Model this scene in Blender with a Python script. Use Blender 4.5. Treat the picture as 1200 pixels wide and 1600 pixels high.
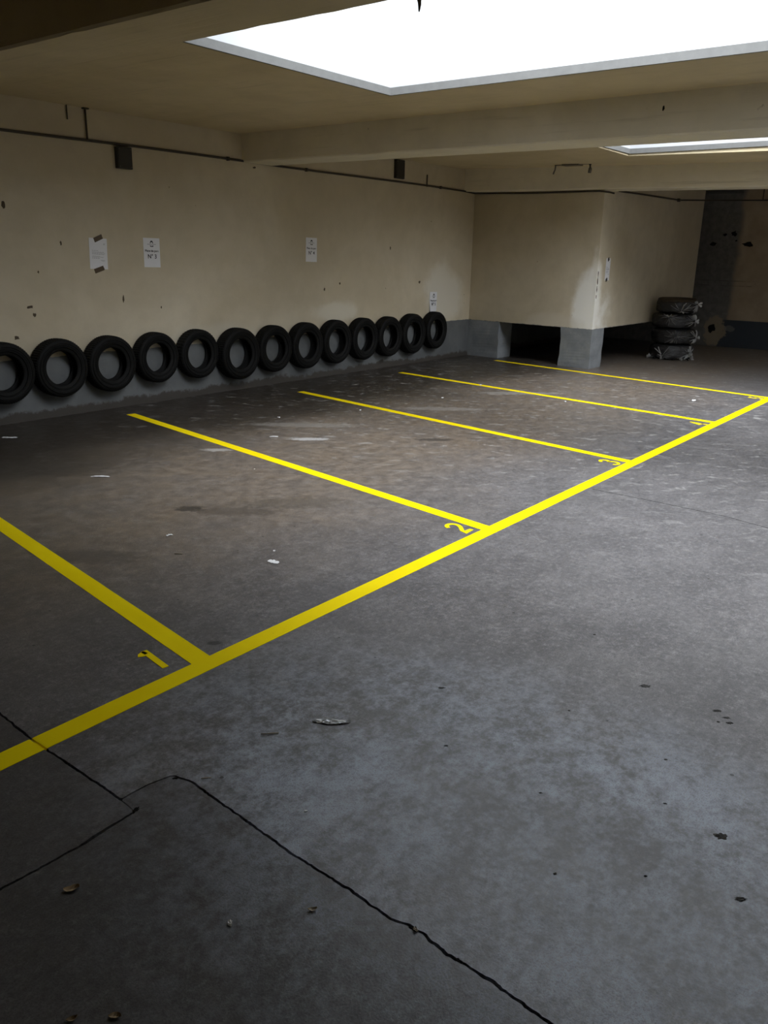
import bpy, bmesh, math, random
from mathutils import Vector, Matrix, noise as mnoise

for o in list(bpy.data.objects):
    bpy.data.objects.remove(o)
S = bpy.context.scene
COL = S.collection
PI = math.pi

# ------------------------------------------------------------------ camera
# world: X runs along the tyre wall away from the camera, Y towards that wall, Z up
H = 1.63
RIGHT = Vector((0.6105, -0.7918, 0.0194)); DOWN = Vector((-0.2253, -0.1971, -0.9541)); FWD = Vector((0.7593, 0.5782, -0.2987))
cd = bpy.data.cameras.new('camera'); cam = bpy.data.objects.new('camera', cd); COL.objects.link(cam)
cd.sensor_fit = 'HORIZONTAL'; cd.sensor_width = 36.0; cd.lens = 1290.8 / 1200 * 36.0
cd.clip_start = 0.02
mw = Matrix.Identity(4)
for r in range(3):
    mw[r][0] = RIGHT[r]; mw[r][1] = -DOWN[r]; mw[r][2] = -FWD[r]
mw[2][3] = H
cam.matrix_world = mw
S.camera = cam

# ------------------------------------------------------------------ light: overcast sky through two roof lights and an added third
SKY_X1, SKY_Y1 = (3.86, 6.085), (-1.5, 4.66)
SKY_X2, SKY_Y2 = (8.75, 10.86), (-4.0, 4.49)
SKY_X3, SKY_Y3 = (13.35, 15.5), (-4.5, -0.2)  # unseen third roof light, added to brighten the stair block's side
ROOF_LIGHTS = ((SKY_X1, SKY_Y1), (SKY_X2, SKY_Y2), (SKY_X3, SKY_Y3))
SHAFT_LOW, SHAFT_TOP = 3.9, 6.4        # unseen pitch added to steer light: low near kerb, high far wall
w = bpy.data.worlds.new('overcast_sky'); S.world = w; w.use_nodes = True
bg = w.node_tree.nodes['Background']
bg.inputs[0].default_value = (0.90, 0.945, 1.0, 1); bg.inputs[1].default_value = 12.3
for i, ((x0, x1), (y0, y1)) in enumerate(ROOF_LIGHTS):
    l = bpy.data.lights.new('sky_portal', 'AREA'); l.shape = 'RECTANGLE'; l.size = math.hypot(x1 - x0, SHAFT_TOP - SHAFT_LOW); l.size_y = y1 - y0
    l.cycles.is_portal = True
    lo = bpy.data.objects.new('sky_portal', l); COL.objects.link(lo); lo.location = ((x0+x1)/2, (y0+y1)/2, (SHAFT_LOW + SHAFT_TOP)/2); lo.rotation_euler = (0, -math.atan2(SHAFT_TOP - SHAFT_LOW, x1 - x0), 0)
S.view_settings.view_transform = 'Standard'; S.view_settings.look = 'None'
S.view_settings.exposure = 0.0; S.view_settings.gamma = 1.0; S.view_settings.use_curve_mapping = False
S.cycles.max_bounces = 10; S.cycles.diffuse_bounces = 7; S.cycles.glossy_bounces = 4; S.cycles.sample_clamp_indirect = 12

# ------------------------------------------------------------------ node helpers
class NT:
    def __init__(s, name, rough=0.8, spec=0.5):
        s.m = bpy.data.materials.new(name); s.m.use_nodes = True; s.t = s.m.node_tree
        s.b = s.t.nodes['Principled BSDF']; s.b.inputs['Roughness'].default_value = rough
        s.b.inputs['Specular IOR Level'].default_value = spec
        s.pos = None
    def n(s, k, **kw):
        x = s.t.nodes.new(k)
        for a, v in kw.items(): setattr(x, a, v)
        return x
    def l(s, a, b): s.t.links.new(a, b)
    def put(s, sock, v):
        if hasattr(v, 'is_linked') or isinstance(v, bpy.types.NodeSocket): s.l(v, sock)
        elif isinstance(v, (tuple, list)) and len(v) == 3 and sock.type == 'RGBA': sock.default_value = (*v, 1)
        else: sock.default_value = v
    def P(s):
        if s.pos is None: s.pos = s.n('ShaderNodeNewGeometry').outputs['Position']
        return s.pos
    def O(s): return s.n('ShaderNodeTexCoord').outputs['Object']
    def xyz(s, v=None):
        x = s.n('ShaderNodeSeparateXYZ'); s.l(v or s.P(), x.inputs[0]); return x.outputs
    def map(s, v, loc=(0,0,0), rot=(0,0,0), scale=(1,1,1), kind='TEXTURE'):
        x = s.n('ShaderNodeMapping', vector_type=kind); s.l(v, x.inputs[0])
        x.inputs[1].default_value = loc; x.inputs[2].default_value = rot; x.inputs[3].default_value = scale
        return x.outputs[0]
    def noise(s, scale, detail=4, rough=0.55, v=None, dist=0.0):
        x = s.n('ShaderNodeTexNoise'); s.l(v or s.P(), x.inputs['Vector'])
        x.inputs['Scale'].default_value = scale; x.inputs['Detail'].default_value = detail
        x.inputs['Roughness'].default_value = rough; x.inputs['Distortion'].default_value = dist
        return x.outputs[0]
    def rng(s, v, a, b, c=0.0, d=1.0, smooth=True):
        x = s.n('ShaderNodeMapRange', interpolation_type='SMOOTHSTEP' if smooth else 'LINEAR'); x.clamp = True
        s.put(x.inputs[0], v)
        for i, q in enumerate((a, b, c, d)): s.put(x.inputs[i+1], q)
        return x.outputs[0]
    def math(s, op, a, b=0.0):
        x = s.n('ShaderNodeMath', operation=op); s.put(x.inputs[0], a); s.put(x.inputs[1], b); return x.outputs[0]
    def mix(s, f, a, b, blend='MIX'):
        x = s.n('ShaderNodeMix', data_type='RGBA', blend_type=blend)
        s.put(x.inputs[0], f); s.put(x.inputs[6], a); s.put(x.inputs[7], b); return x.outputs[2]
    def blob(s, c, r, rot=(0,0,0), nz=None, k=0.6, e=0.15):
        v = s.map(s.P(), c, rot, r)
        x = s.n('ShaderNodeVectorMath', operation='LENGTH'); s.l(v, x.inputs[0])
        d = x.outputs['Value']
        if nz is not None: d = s.math('ADD', d, s.math('MULTIPLY', s.math('SUBTRACT', nz, 0.5), k*2))
        return s.rng(d, 1+e, 1-e)
    def color(s, c): s.put(s.b.inputs['Base Color'], c)
    def rough(s, c): s.put(s.b.inputs['Roughness'], c)
    def bump(s, h, st=0.3, dist=0.01):
        x = s.n('ShaderNodeBump'); x.inputs['Strength'].default_value = st; x.inputs['Distance'].default_value = dist
        s.l(h, x.inputs['Height']); s.l(x.outputs[0], s.b.inputs['Normal'])

def simple(name, col, rough=0.7, spec=0.5, metal=0.0, var=0.15, scale=30, bump=0.0):
    t = NT(name, rough, spec)
    nz = t.noise(scale, 4, 0.6, t.O())
    t.color(t.mix(nz, tuple(c*(1-var) for c in col), tuple(min(1, c*(1+var)) for c in col)))
    t.b.inputs['Metallic'].default_value = metal
    if bump: t.bump(nz, bump, 0.005)
    return t.m

# ------------------------------------------------------------------ surface materials
def make_floor_mat(name='worn_concrete_floor', dirty=0.0):
    t = NT(name, 0.5, 0.5)
    big = t.noise(0.55, 5, 0.6, dist=0.6); mid = t.noise(2.3, 6, 0.66, dist=0.2); fine = t.noise(11, 7, 0.74); mot = t.noise(38, 4, 0.75); grain = t.noise(150, 2, 0.7)
    X, Y, Z = t.xyz()
    c = t.mix(t.rng(mid, 0.3, 0.7), (0.112, 0.106, 0.108), (0.172, 0.163, 0.164))
    c = t.mix(t.rng(fine, 0.32, 0.52, 0.5, 0.0), c, (0.072, 0.070, 0.073))
    c = t.mix(t.rng(fine, 0.5, 0.72, 0.0, 0.55), c, (0.27, 0.26, 0.26))
    c = t.mix(t.rng(mot, 0.36, 0.5, 0.5, 0.0), c, (0.06, 0.06, 0.063))
    c = t.mix(t.rng(mot, 0.52, 0.66, 0.0, 0.45), c, (0.29, 0.285, 0.285))
    # brown dirt trodden into the parking bays
    bay = t.math('MULTIPLY', t.rng(t.math('ADD', Y, t.math('MULTIPLY', big, 1.6)), 3.2, 4.9), t.rng(mid, 0.25, 0.75, 0.5, 1.0))
    c = t.mix(bay, c, t.mix(t.rng(fine, 0.35, 0.7), (0.135, 0.102, 0.072), (0.27, 0.215, 0.160)))
    # colour darkens towards the foot of the tyre wall
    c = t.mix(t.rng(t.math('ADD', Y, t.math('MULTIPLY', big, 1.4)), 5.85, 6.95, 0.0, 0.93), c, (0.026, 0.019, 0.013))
    # pale scuffs, drawn out across the lane
    sv = t.map(t.P(), rot=(0, 0, -0.9), scale=(0.4, 0.25, 1))
    sc = t.noise(2.6, 7, 0.68, sv, 0.5)
    area = t.rng(X, 4.0, 7.0, 0.2, 1.0)
    c = t.mix(t.math('MULTIPLY', t.rng(sc, 0.555, 0.65), t.math('MULTIPLY', area, 0.6)), c, (0.46, 0.45, 0.43))
    # bluish sky sheen painted into the near lane's colour, broken up by grain
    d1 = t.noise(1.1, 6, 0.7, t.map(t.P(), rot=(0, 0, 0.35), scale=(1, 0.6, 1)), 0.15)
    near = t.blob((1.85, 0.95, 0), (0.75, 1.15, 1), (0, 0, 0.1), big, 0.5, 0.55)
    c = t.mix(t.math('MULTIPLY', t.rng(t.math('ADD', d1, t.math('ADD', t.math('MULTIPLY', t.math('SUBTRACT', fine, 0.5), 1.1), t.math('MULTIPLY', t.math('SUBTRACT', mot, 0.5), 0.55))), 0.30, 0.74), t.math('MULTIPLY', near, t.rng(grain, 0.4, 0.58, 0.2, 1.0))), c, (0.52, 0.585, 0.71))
    nz2 = t.noise(18, 5, 0.65)
    for (cx, cy, rx, ry, a, col, k) in (
        (3.36, 4.16, .10, .055, -.85, (.045, .036, .028), .9), (3.51, 3.9, .28, .09, -.85, (.07, .055, .042), .6), (3.9, 3.75, .35, .12, -.8, (.08, .066, .05), .5),
        (2.147, 2.55, .035, .018, -.85, (.03, .03, .03), .9), (6.22, 4.16, .16, .06, -.8, (.05, .042, .035), .8), (2.4, 3.9, .3, .1, -.9, (.06, .052, .045), .5),
        (3.2, 5.9, .6, .25, -.8, (.05, .042, .035), .6), (5.9, 6.6, .9, .28, -.9, (.045, .035, .028), .6),
        (5.45, 5.04, .17, .055, -.83, (.62, .61, .60), .8), (4.61, 5.31, .12, .05, -.83, (.50, .48, .45), .8), (5.9, 5.5, .5, .1, -.9, (.30, .28, .25), .6), (7.6, 5.0, .45, .1, -.9, (.42, .40, .37), .5),
        (9.2, 4.9, .5, .1, -.85, (.42, .41, .38), .5)):
        f = t.blob((cx, cy, 0), (rx, ry, 1), (0, 0, a), nz2, 1.1, 0.3)
        c = t.mix(t.math('MULTIPLY', f, k), c, col)
    # tiny dark pinholes and grit
    v = t.n('ShaderNodeTexVoronoi'); v.inputs['Scale'].default_value = 5.5; t.l(t.P(), v.inputs['Vector'])
    c = t.mix(t.rng(v.outputs['Distance'], 0.045, 0.03, 0.0, 0.8), c, (0.012, 0.012, 0.012))
    v2 = t.n('ShaderNodeTexVoronoi'); v2.inputs['Scale'].default_value = 1.7; t.l(t.P(), v2.inputs['Vector'])
    c = t.mix(t.math('MULTIPLY', t.rng(t.math('ADD', v2.outputs['Distance'], t.math('MULTIPLY', nz2, 0.1)), 0.085, 0.07), t.rng(grain, 0.4, 0.6)), c, (0.03, 0.03, 0.032))
    c = t.mix(t.rng(grain, 0.45, 0.62, 0.0, 0.5), c, (0.05, 0.05, 0.05))
    if dirty: c = t.mix(t.rng(big, 0.25, 0.75, dirty*.75, dirty), c, (0.034, 0.032, 0.030))
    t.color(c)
    r = t.rng(fine, 0.3, 0.7, 0.34, 0.44)
    t.rough(r)
    h = t.math('ADD', t.math('MULTIPLY', grain, 0.5), fine)
    t.bump(h, 0.3, 0.004)
    return t.m

def paint_chain(t, base_lo, base_hi, scale=1.4):
    big = t.noise(scale * 0.5, 5, 0.6, dist=0.5); mid = t.noise(scale * 3, 5, 0.6)
    c = t.mix(t.rng(big, 0.3, 0.7), base_lo, base_hi)
    return t.mix(t.rng(mid, 0.35, 0.75, 0.0, 0.25), c, tuple(x * 0.72 for x in base_lo))

CREAM_LO, CREAM_HI = (0.51, 0.44, 0.315), (0.61, 0.54, 0.41)
GREY_LO, GREY_HI = (0.105, 0.110, 0.112), (0.15, 0.157, 0.158)

def make_wall_mat(name, blobs=()):
    t = NT(name, 0.62, 0.35)
    c = paint_chain(t, CREAM_LO, CREAM_HI)
    X, Y, Z = t.xyz()
    nz = t.noise(2.2, 5, 0.6); nf = t.noise(11, 5, 0.65)
    # old spots and scratches
    v = t.n('ShaderNodeTexVoronoi'); v.inputs['Scale'].default_value = 2.2; t.l(t.P(), v.inputs['Vector'])
    c = t.mix(t.rng(t.math('ADD', v.outputs['Distance'], t.math('MULTIPLY', nf, 0.09)), 0.075, 0.055, 0, 0.7), c, (0.12, 0.10, 0.075))
    sv = t.map(t.P(), scale=(0.06, 0.06, 0.5)); st = t.noise(3.0, 4, 0.6, sv)
    c = t.mix(t.rng(st, 0.6, 0.8, 0.0, 0.16), c, (0.62, 0.58, 0.48))
    for (p, r, col, k) in blobs:
        c = t.mix(t.math('MULTIPLY', t.blob(p, r, (0, 0, 0), nz, 0.7, 0.28), k), c, col)
    # grey painted base band
    edge = t.math('ADD', Z, t.math('MULTIPLY', t.math('SUBTRACT', nf, 0.5), 0.035))
    g = t.mix(t.rng(nz, 0.3, 0.7), GREY_LO, GREY_HI)
    g = t.mix(t.rng(nf, 0.55, 0.75, 0.0, 0.35), g, (0.10, 0.10, 0.10))
    # flaking plaster at the foot
    foot = t.math('SUBTRACT', Z, t.math('MULTIPLY', t.math('ADD', nf, t.math('SUBTRACT', nz, 0.5)), 0.15))
    g = t.mix(t.rng(foot, 0.02, -0.015, 0, 0.9), g, (0.05, 0.042, 0.034))
    c = t.mix(t.rng(edge, 0.600, 0.592), c, g)
    t.color(c)
    t.bump(t.math('ADD', t.math('MULTIPLY', nf, 0.6), nz), 0.18, 0.012)
    return t.m

def make_far_mat():
    t = NT('far_wall_patched_plaster', 0.8, 0.3)
    X, Y, Z = t.xyz(); nz = t.noise(2.5, 5, 0.6); nf = t.noise(10, 5, 0.6)
    c = t.mix(t.rng(nz, 0.3, 0.7), (0.38, 0.30, 0.21), (0.47, 0.38, 0.27))
    raw = t.mix(t.rng(nf, 0.3, 0.7), (0.15, 0.145, 0.14), (0.22, 0.21, 0.20))
    c = t.mix(t.rng(t.math('ADD', Y, t.math('MULTIPLY', t.math('SUBTRACT', nz, 0.5), 0.25)), 4.68, 4.80), c, raw)
    y2 = t.math('ADD', Y, t.math('MULTIPLY', t.math('SUBTRACT', nf, 0.5), 0.3))
    band = t.math('MULTIPLY', t.rng(Z, 0.525, 0.515), t.rng(y2, 4.93, 4.89))
    c = t.mix(band, c, (0.055, 0.065, 0.08))
    c = t.mix(t.math('MULTIPLY', t.blob((17.2, 4.98, 0.3), (1, 0.2, 0.28), (0, 0, 0), nf, 0.7, 0.1), 0.85), c, (0.36, 0.295, 0.205))
    c = t.mix(t.math('MULTIPLY', t.blob((17.2, 4.7, 0.36), (1, 0.09, 0.06), (0, 0, 0), nf, 1.3, 0.1), 0.7), c, (0.20, 0.20, 0.20))
    for zz in (1.25, 1.16): c = t.mix(t.math('MULTIPLY', t.rng(t.math('ABSOLUTE', t.math('SUBTRACT', Z, zz)), 0.012, 0.004), t.rng(nz, 0.45, 0.55, 0, 0.5)), c, (0.06, 0.05, 0.04))
    t.color(c); t.bump(nf, 0.3, 0.01); return t.m

def make_ceiling_mat(name='ceiling_old_cream_paint', lo=(0.56, 0.465, 0.295), hi=(0.66, 0.56, 0.38)):
    t = NT(name, 0.75, 0.3)
    c = paint_chain(t, lo, hi, 1.2)
    sv = t.map(t.P(), scale=(0.08, 1.6, 0.08)); st = t.noise(1.3, 5, 0.6, sv)
    c = t.mix(t.rng(st, 0.58, 0.75, 0, 0.3), c, (0.26, 0.21, 0.135))
    nf = t.noise(9, 5, 0.65)
    c = t.mix(t.rng(nf, 0.68, 0.76, 0, 0.5), c, (0.2, 0.165, 0.11))
    t.color(c); t.bump(t.math('ADD', st, t.math('MULTIPLY', nf, 0.6)), 0.25, 0.015); return t.m

M = {}
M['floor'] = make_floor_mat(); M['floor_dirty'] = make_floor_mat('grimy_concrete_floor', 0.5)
M['wall'] = make_wall_mat('tyre_wall_paint', (
    ((11.45, 7.585, 1.05), (.50, 1, .42), (.66, .62, .53), .8), ((8.75, 7.585, .86), (.42, 1, .14), (.64, .60, .50), .7), ((11.95, 7.585, .2), (.16, 1, .2), (.40, .38, .33), .8), ((11.75, 7.585, .28), (.09, 1, .07), (.05, .05, .05), .7),
    ((7.5, 7.585, .18), (.7, 1, .22), (.085, .075, .045), .8), ((6.62, 7.585, .2), (.05, 1, .05), (.32, .31, .25), .8), ((6.5, 7.585, .6), (.8, 1, .2), (.6, .56, .47), .4)))
M['block'] = make_wall_mat('stair_block_paint', (
    ((12.0, 5.42, 0.86), (.6, .2, .62), (.86, .85, .80), .9), ((12.0, 5.3, 1.1), (.25, .1, .55), (.84, .82, .76), .8), ((12.0, 6.0, .62), (.6, .5, .16), (.62, .57, .48), .5)))
M['far'] = make_far_mat()
M['ceil'] = make_ceiling_mat(); M['beam'] = make_ceiling_mat('beam_pale_paint', (0.68, 0.62, 0.49), (0.78, 0.72, 0.59))
M['plain_wall'] = simple('bare_concrete_wall', (0.17, 0.16, 0.145), 0.9, 0.2, var=0.2, scale=3)
t = NT('white_shaft_render', 0.9, 0.2); t.color(t.mix(t.noise(2, 4), (0.40, 0.41, 0.42), (0.46, 0.47, 0.48))); M['shaft'] = t.m
M['pier'] = None
t = NT('grey_pier_paint', 0.6, 0.4); nz = t.noise(4, 5, 0.6); nf = t.noise(22, 4, 0.6)
c = t.mix(t.rng(nz, 0.3, 0.7), (0.20, 0.215, 0.23), (0.28, 0.295, 0.31)); c = t.mix(t.rng(nf, 0.6, 0.75, 0, .4), c, (0.4, 0.4, 0.4)); t.color(c); t.bump(nf, 0.25, 0.006); M['pier'] = t.m
t = NT('black_joint_dirt', 0.95, 0.1); t.color(t.mix(t.noise(40, 4), (0.006, 0.006, 0.006), (0.02, 0.019, 0.018))); M['joint'] = t.m
t = NT('yellow_marking_tape', 0.6, 0.03); nf = t.noise(35, 5, 0.6); ns = t.noise(3, 4, 0.6)
c = t.mix(t.rng(ns, 0.3, 0.7), (0.96, 0.735, 0.004), (0.99, 0.78, 0.006)); c = t.mix(t.rng(nf, 0.66, 0.78, 0, .5), c, (0.42, 0.33, 0.05)); t.color(c); t.bump(nf, 0.1, 0.002); M['tape'] = t.m
t = NT('tyre_rubber', 0.7, 0.18); nf = t.noise(25, 4, 0.6, t.O()); t.color(t.mix(nf, (0.004, 0.004, 0.004), (0.008, 0.008, 0.0075))); t.bump(nf, 0.1, 0.003); M['rubber'] = t.m
M['conduit'] = simple('dark_painted_conduit', (0.045, 0.035, 0.025), 0.6)
M['box'] = simple('dark_box_plastic', (0.022, 0.019, 0.014), 0.6)
M['paper'] = simple('white_paper', (0.74, 0.74, 0.76), 0.8, 0.2, var=0.03, scale=8)
M['ink'] = simple('black_ink', (0.02, 0.02, 0.022), 0.8, 0.1)
M['grey_ink'] = simple('grey_ink', (0.30, 0.30, 0.31), 0.8, 0.1)
M['brown_tape'] = simple('brown_packing_tape', (0.075, 0.048, 0.02), 0.35, 0.5)
M['black_tape'] = simple('black_tape', (0.014, 0.013, 0.012), 0.4, 0.5)
M['chip'] = simple('dark_plaster_chip', (0.085, 0.065, 0.045), 0.95, 0.1, var=0.5, scale=60)
M['rim'] = simple('grey_rim_render', (0.13, 0.13, 0.125), 0.8, 0.3, var=0.2, scale=12, bump=0.4)
M['metal'] = simple('dull_metal', (0.16, 0.145, 0.12), 0.5, 0.5, 0.6)
M['scrap'] = simple('white_scrap', (0.80, 0.80, 0.80), 0.7, 0.3, var=0.06, scale=60)
M['foil'] = simple('crumpled_clear_foil', (0.80, 0.82, 0.86), 0.25, 0.6, 0.1, var=0.2, scale=60)
M['leaf'] = simple('dry_leaf', (0.30, 0.215, 0.12), 0.7, 0.3, var=0.3, scale=60)
M['twig'] = simple('pale_twig', (0.38, 0.33, 0.25), 0.8, 0.2, var=0.2, scale=60)
M['pit'] = simple('broken_concrete_pit', (0.075, 0.073, 0.070), 0.95, 0.1, var=0.7, scale=120, bump=1.0)
t = NT('black_wrapping_film', 0.24, 0.6); o_ = t.O(); n1 = t.noise(7, 5, 0.6, t.map(o_, scale=(1, 1, 0.35)), 1.0); t.color(t.mix(n1, (0.010, 0.010, 0.011), (0.030, 0.030, 0.032))); t.bump(n1, 0.7, 0.03); M['film'] = t.m
M['fold_glint'] = simple('clear_film_glint', (0.48, 0.48, 0.48), 0.25, 0.6, var=0.3, scale=40)  # pale film folds and knots, with the film's glints painted into the colour
M['brown_film'] = simple('brown_blanket_top', (0.050, 0.036, 0.022), 0.7, 0.3, var=0.3, scale=20, bump=0.4)

# ------------------------------------------------------------------ mesh helpers
def tag(o, label=None, cat=None, group=None, kind=None):
    if label: o['label'] = label
    if cat: o['category'] = cat
    if group: o['group'] = group
    if kind: o['kind'] = kind
    return o
def empty(name, loc=(0, 0, 0), rot=(0, 0, 0)):
    o = bpy.data.objects.new(name, None); COL.objects.link(o); o.location = loc; o.rotation_euler = rot; o.empty_display_size = 0.1
    return o
def link(name, me, mat=None, parent=None, loc=(0, 0, 0), rot=(0, 0, 0)):
    if mat is not None and not me.materials: me.materials.append(mat)
    o = bpy.data.objects.new(name, me); COL.objects.link(o); o.location = loc; o.rotation_euler = rot
    if parent: o.parent = parent
    return o
def mesh(name, v, f, smooth=False):
    me = bpy.data.meshes.new(name); me.from_pydata([tuple(p) for p in v], [], f); me.validate(); me.update()
    bm = bmesh.new(); bm.from_mesh(me); bmesh.ops.recalc_face_normals(bm, faces=bm.faces); bm.to_mesh(me); bm.free()
    if smooth: me.polygons.foreach_set('use_smooth', [True] * len(me.polygons))
    return me
BF = [(0, 3, 2, 1), (4, 5, 6, 7), (0, 1, 5, 4), (1, 2, 6, 5), (2, 3, 7, 6), (3, 0, 4, 7)]
def boxes(name, L):
    v, f = [], []
    for (x0, y0, z0, x1, y1, z1) in L:
        b = len(v)
        v += [(x0, y0, z0), (x1, y0, z0), (x1, y1, z0), (x0, y1, z0), (x0, y0, z1), (x1, y0, z1), (x1, y1, z1), (x0, y1, z1)]
        f += [tuple(b + i for i in q) for q in BF]
    return mesh(name, v, f)
def bevel_box(name, x0, y0, z0, x1, y1, z1, r=0.005, seg=2):
    bm = bmesh.new(); me = boxes(name, [(x0, y0, z0, x1, y1, z1)]); bm.from_mesh(me)
    bmesh.ops.bevel(bm, geom=bm.edges[:], offset=r, segments=seg, profile=0.6, affect='EDGES'); bm.to_mesh(me); bm.free(); return me
def prism(name, poly, z0, z1):
    bm = bmesh.new()
    vs = [bm.verts.new((p[0], p[1], z1)) for p in poly]
    fc = bm.faces.new(vs); bm.normal_update()
    if fc.normal.z < 0: fc.normal_flip()
    r = bmesh.ops.extrude_face_region(bm, geom=[fc])
    for g in r['geom']:
        if isinstance(g, bmesh.types.BMVert): g.co.z = z0
    bmesh.ops.recalc_face_normals(bm, faces=bm.faces)
    bmesh.ops.triangulate(bm, faces=[q for q in bm.faces if len(q.verts) > 4])
    me = bpy.data.meshes.new(name); bm.to_mesh(me); bm.free(); return me
def tube(name, pts, r, n=8):
    pts = [Vector(p) for p in pts]; v, f = [], []
    for i, p in enumerate(pts):
        d = (pts[min(i+1, len(pts)-1)] - pts[max(i-1, 0)]).normalized()
        a = d.cross(Vector((0, 0, 1)))
        if a.length < 1e-3: a = d.cross(Vector((1, 0, 0)))
        a.normalize(); b = d.cross(a)
        rr = r[i] if isinstance(r, (list, tuple)) else r
        for k in range(n):
            v.append(p + a * rr * math.cos(2*PI*k/n) + b * rr * math.sin(2*PI*k/n))
    for i in range(len(pts) - 1):
        for k in range(n): f.append((i*n + k, i*n + (k+1) % n, (i+1)*n + (k+1) % n, (i+1)*n + k))
    f.append(tuple(range(n))); f.append(tuple(range((len(pts)-1)*n, len(pts)*n)))
    return mesh(name, v, f, True)
def nz(x, y=0.0, z=0.0): return mnoise.noise(Vector((x, y, z)))

# ------------------------------------------------------------------ structure
XA, XB, YA, YB, ZC = -4.0, 17.2, -6.5, 7.585, 2.90
# floor: dirt bed under cast slabs that are parted by open joints
floor = link('floor', boxes('floor', [(XA-.2, YA-.2, -.3, XB+.2, YB+.2, -.045)]), M['joint'])
tag(floor, 'worn grey concrete floor of the parking hall, cracked along its slab joints', 'floor', kind='structure')
def wander(pts, step=0.008, amp=0.004, seed=0.0):
    out = []
    for a, b in zip(pts[:-1], pts[1:]):
        a, b = Vector(a), Vector(b); n = max(1, int((b - a).length / step))
        d = (b - a).normalized(); q = Vector((-d.y, d.x))
        for i in range(n):
            p = a.lerp(b, i / n); s = p.x * 9 + p.y * 11
            out.append(p + q * amp * (nz(s, seed) + 0.6 * nz(s * 3.3, seed + 5) + 0.35 * nz(s * 9.1, seed + 8)))
    out.append(Vector(pts[-1])); return out
def side(pts, off, seed):
    out = []
    for i, p in enumerate(pts):
        d = (pts[min(i+1, len(pts)-1)] - pts[max(i-1, 0)]).normalized(); q = Vector((-d.y, d.x))
        s = p.x * 14 + p.y * 17
        out.append(p + q * off * (1 + 0.55 * nz(s, seed) + 0.45 * nz(s * 4.7, seed + 2) + 0.7 * max(0, nz(s * 0.37, seed + 9) - 0.15) * 2))
    return out
c1 = wander([(1.262, 7.7), (1.268, 2.708), (1.249, 2.42), (1.248, 2.085), (1.244, 1.951)], seed=1)
jog = wander([(1.244, 1.951), (1.342, 1.946), (1.426, 1.926)], seed=2, amp=0.003)
c3 = wander([(1.426, 1.926), (1.441, 1.849), (1.425, 1.651), (1.402, 1.386), (1.398, 1.146), (1.385, 1.007), (1.400, 0.957), (1.385, 0.831), (1.380, 0.684), (1.366, 0.545), (1.33, -0.6), (1.32, -6.8)], seed=3, amp=0.006)
c2 = wander([(1.236, 1.869), (1.035, 1.861), (0.816, 1.876), (-4.3, 1.9)], seed=4)
stub = wander([(1.244, 1.951), (1.240, 1.900), (1.236, 1.869)], seed=6, amp=0.001)
c4 = wander([(5.607, 2.34), (5.596, 1.836), (5.571, 1.392), (5.494, 1.091), (5.46, 0.4), (5.44, -6.8)], 0.05, 0.006, 7)
right = side(c1, 0.0042, 11)[:-1] + side(jog, 0.0028, 12)[1:-1] + side(c3, 0.0042, 13)[1:]
slit_a, slit_b = side(c4, 0.0035, 14), side(c4, -0.0035, 15)
lane = right + [Vector((slit_b[-1].x, -6.8))] + list(reversed(slit_b)) + slit_a + [Vector((17.4, -6.8)), Vector((17.4, 7.7))]
s2 = side(c1, -0.0042, 16) + side(stub, -0.0015, 20)[1:-1] + side(c2, -0.0042, 17)[1:] + [Vector((-4.3, 7.7))]
s3 = list(reversed(side(c2, 0.0042, 18))) + list(reversed(side(stub, 0.0015, 21)))[1:-1] + side(jog, -0.0028, 19)[1:-1] + side(c3, -0.0042, 22)[1:] + [Vector((-4.3, -6.8))]
# slit sides face each other: keep the slot open
for poly, lab in ((lane, 'large slab under the bays and the lane'), (s2, 'corner slab under the near end of the long line'), (s3, 'darker slab nearest the camera')):
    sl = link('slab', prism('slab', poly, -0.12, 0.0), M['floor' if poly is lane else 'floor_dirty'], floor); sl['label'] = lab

# tyre wall
wl = link('wall_left', boxes('wall_left', [(XA-.2, YB, -.2, XB+.2, YB+.25, ZC+.4)]), M['wall'])
tag(wl, 'long cream plaster wall with grey painted base behind the row of tyres', 'wall', kind='structure')
wf = link('wall_far', boxes('wall_far', [(XB, YA-.2, -.2, XB+.25, YB, ZC+.4)]), M['far'])
tag(wf, 'dim far wall, half bare grey plaster, with dark blue base band', 'wall', kind='structure')
wr = link('wall_right', boxes('wall_right', [(XA-.2, YA-.25, -.2, XB, YA, ZC+.4)]), M['block'])
tag(wr, 'cream painted wall closing the lane on the right, out of view', 'wall', kind='structure')
wb = link('wall_back', boxes('wall_back', [(XA-.25, YA, -.2, XA, YB, ZC+.4)]), M['plain_wall'])
tag(wb, 'bare concrete wall behind the camera', 'wall', kind='structure')

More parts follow.
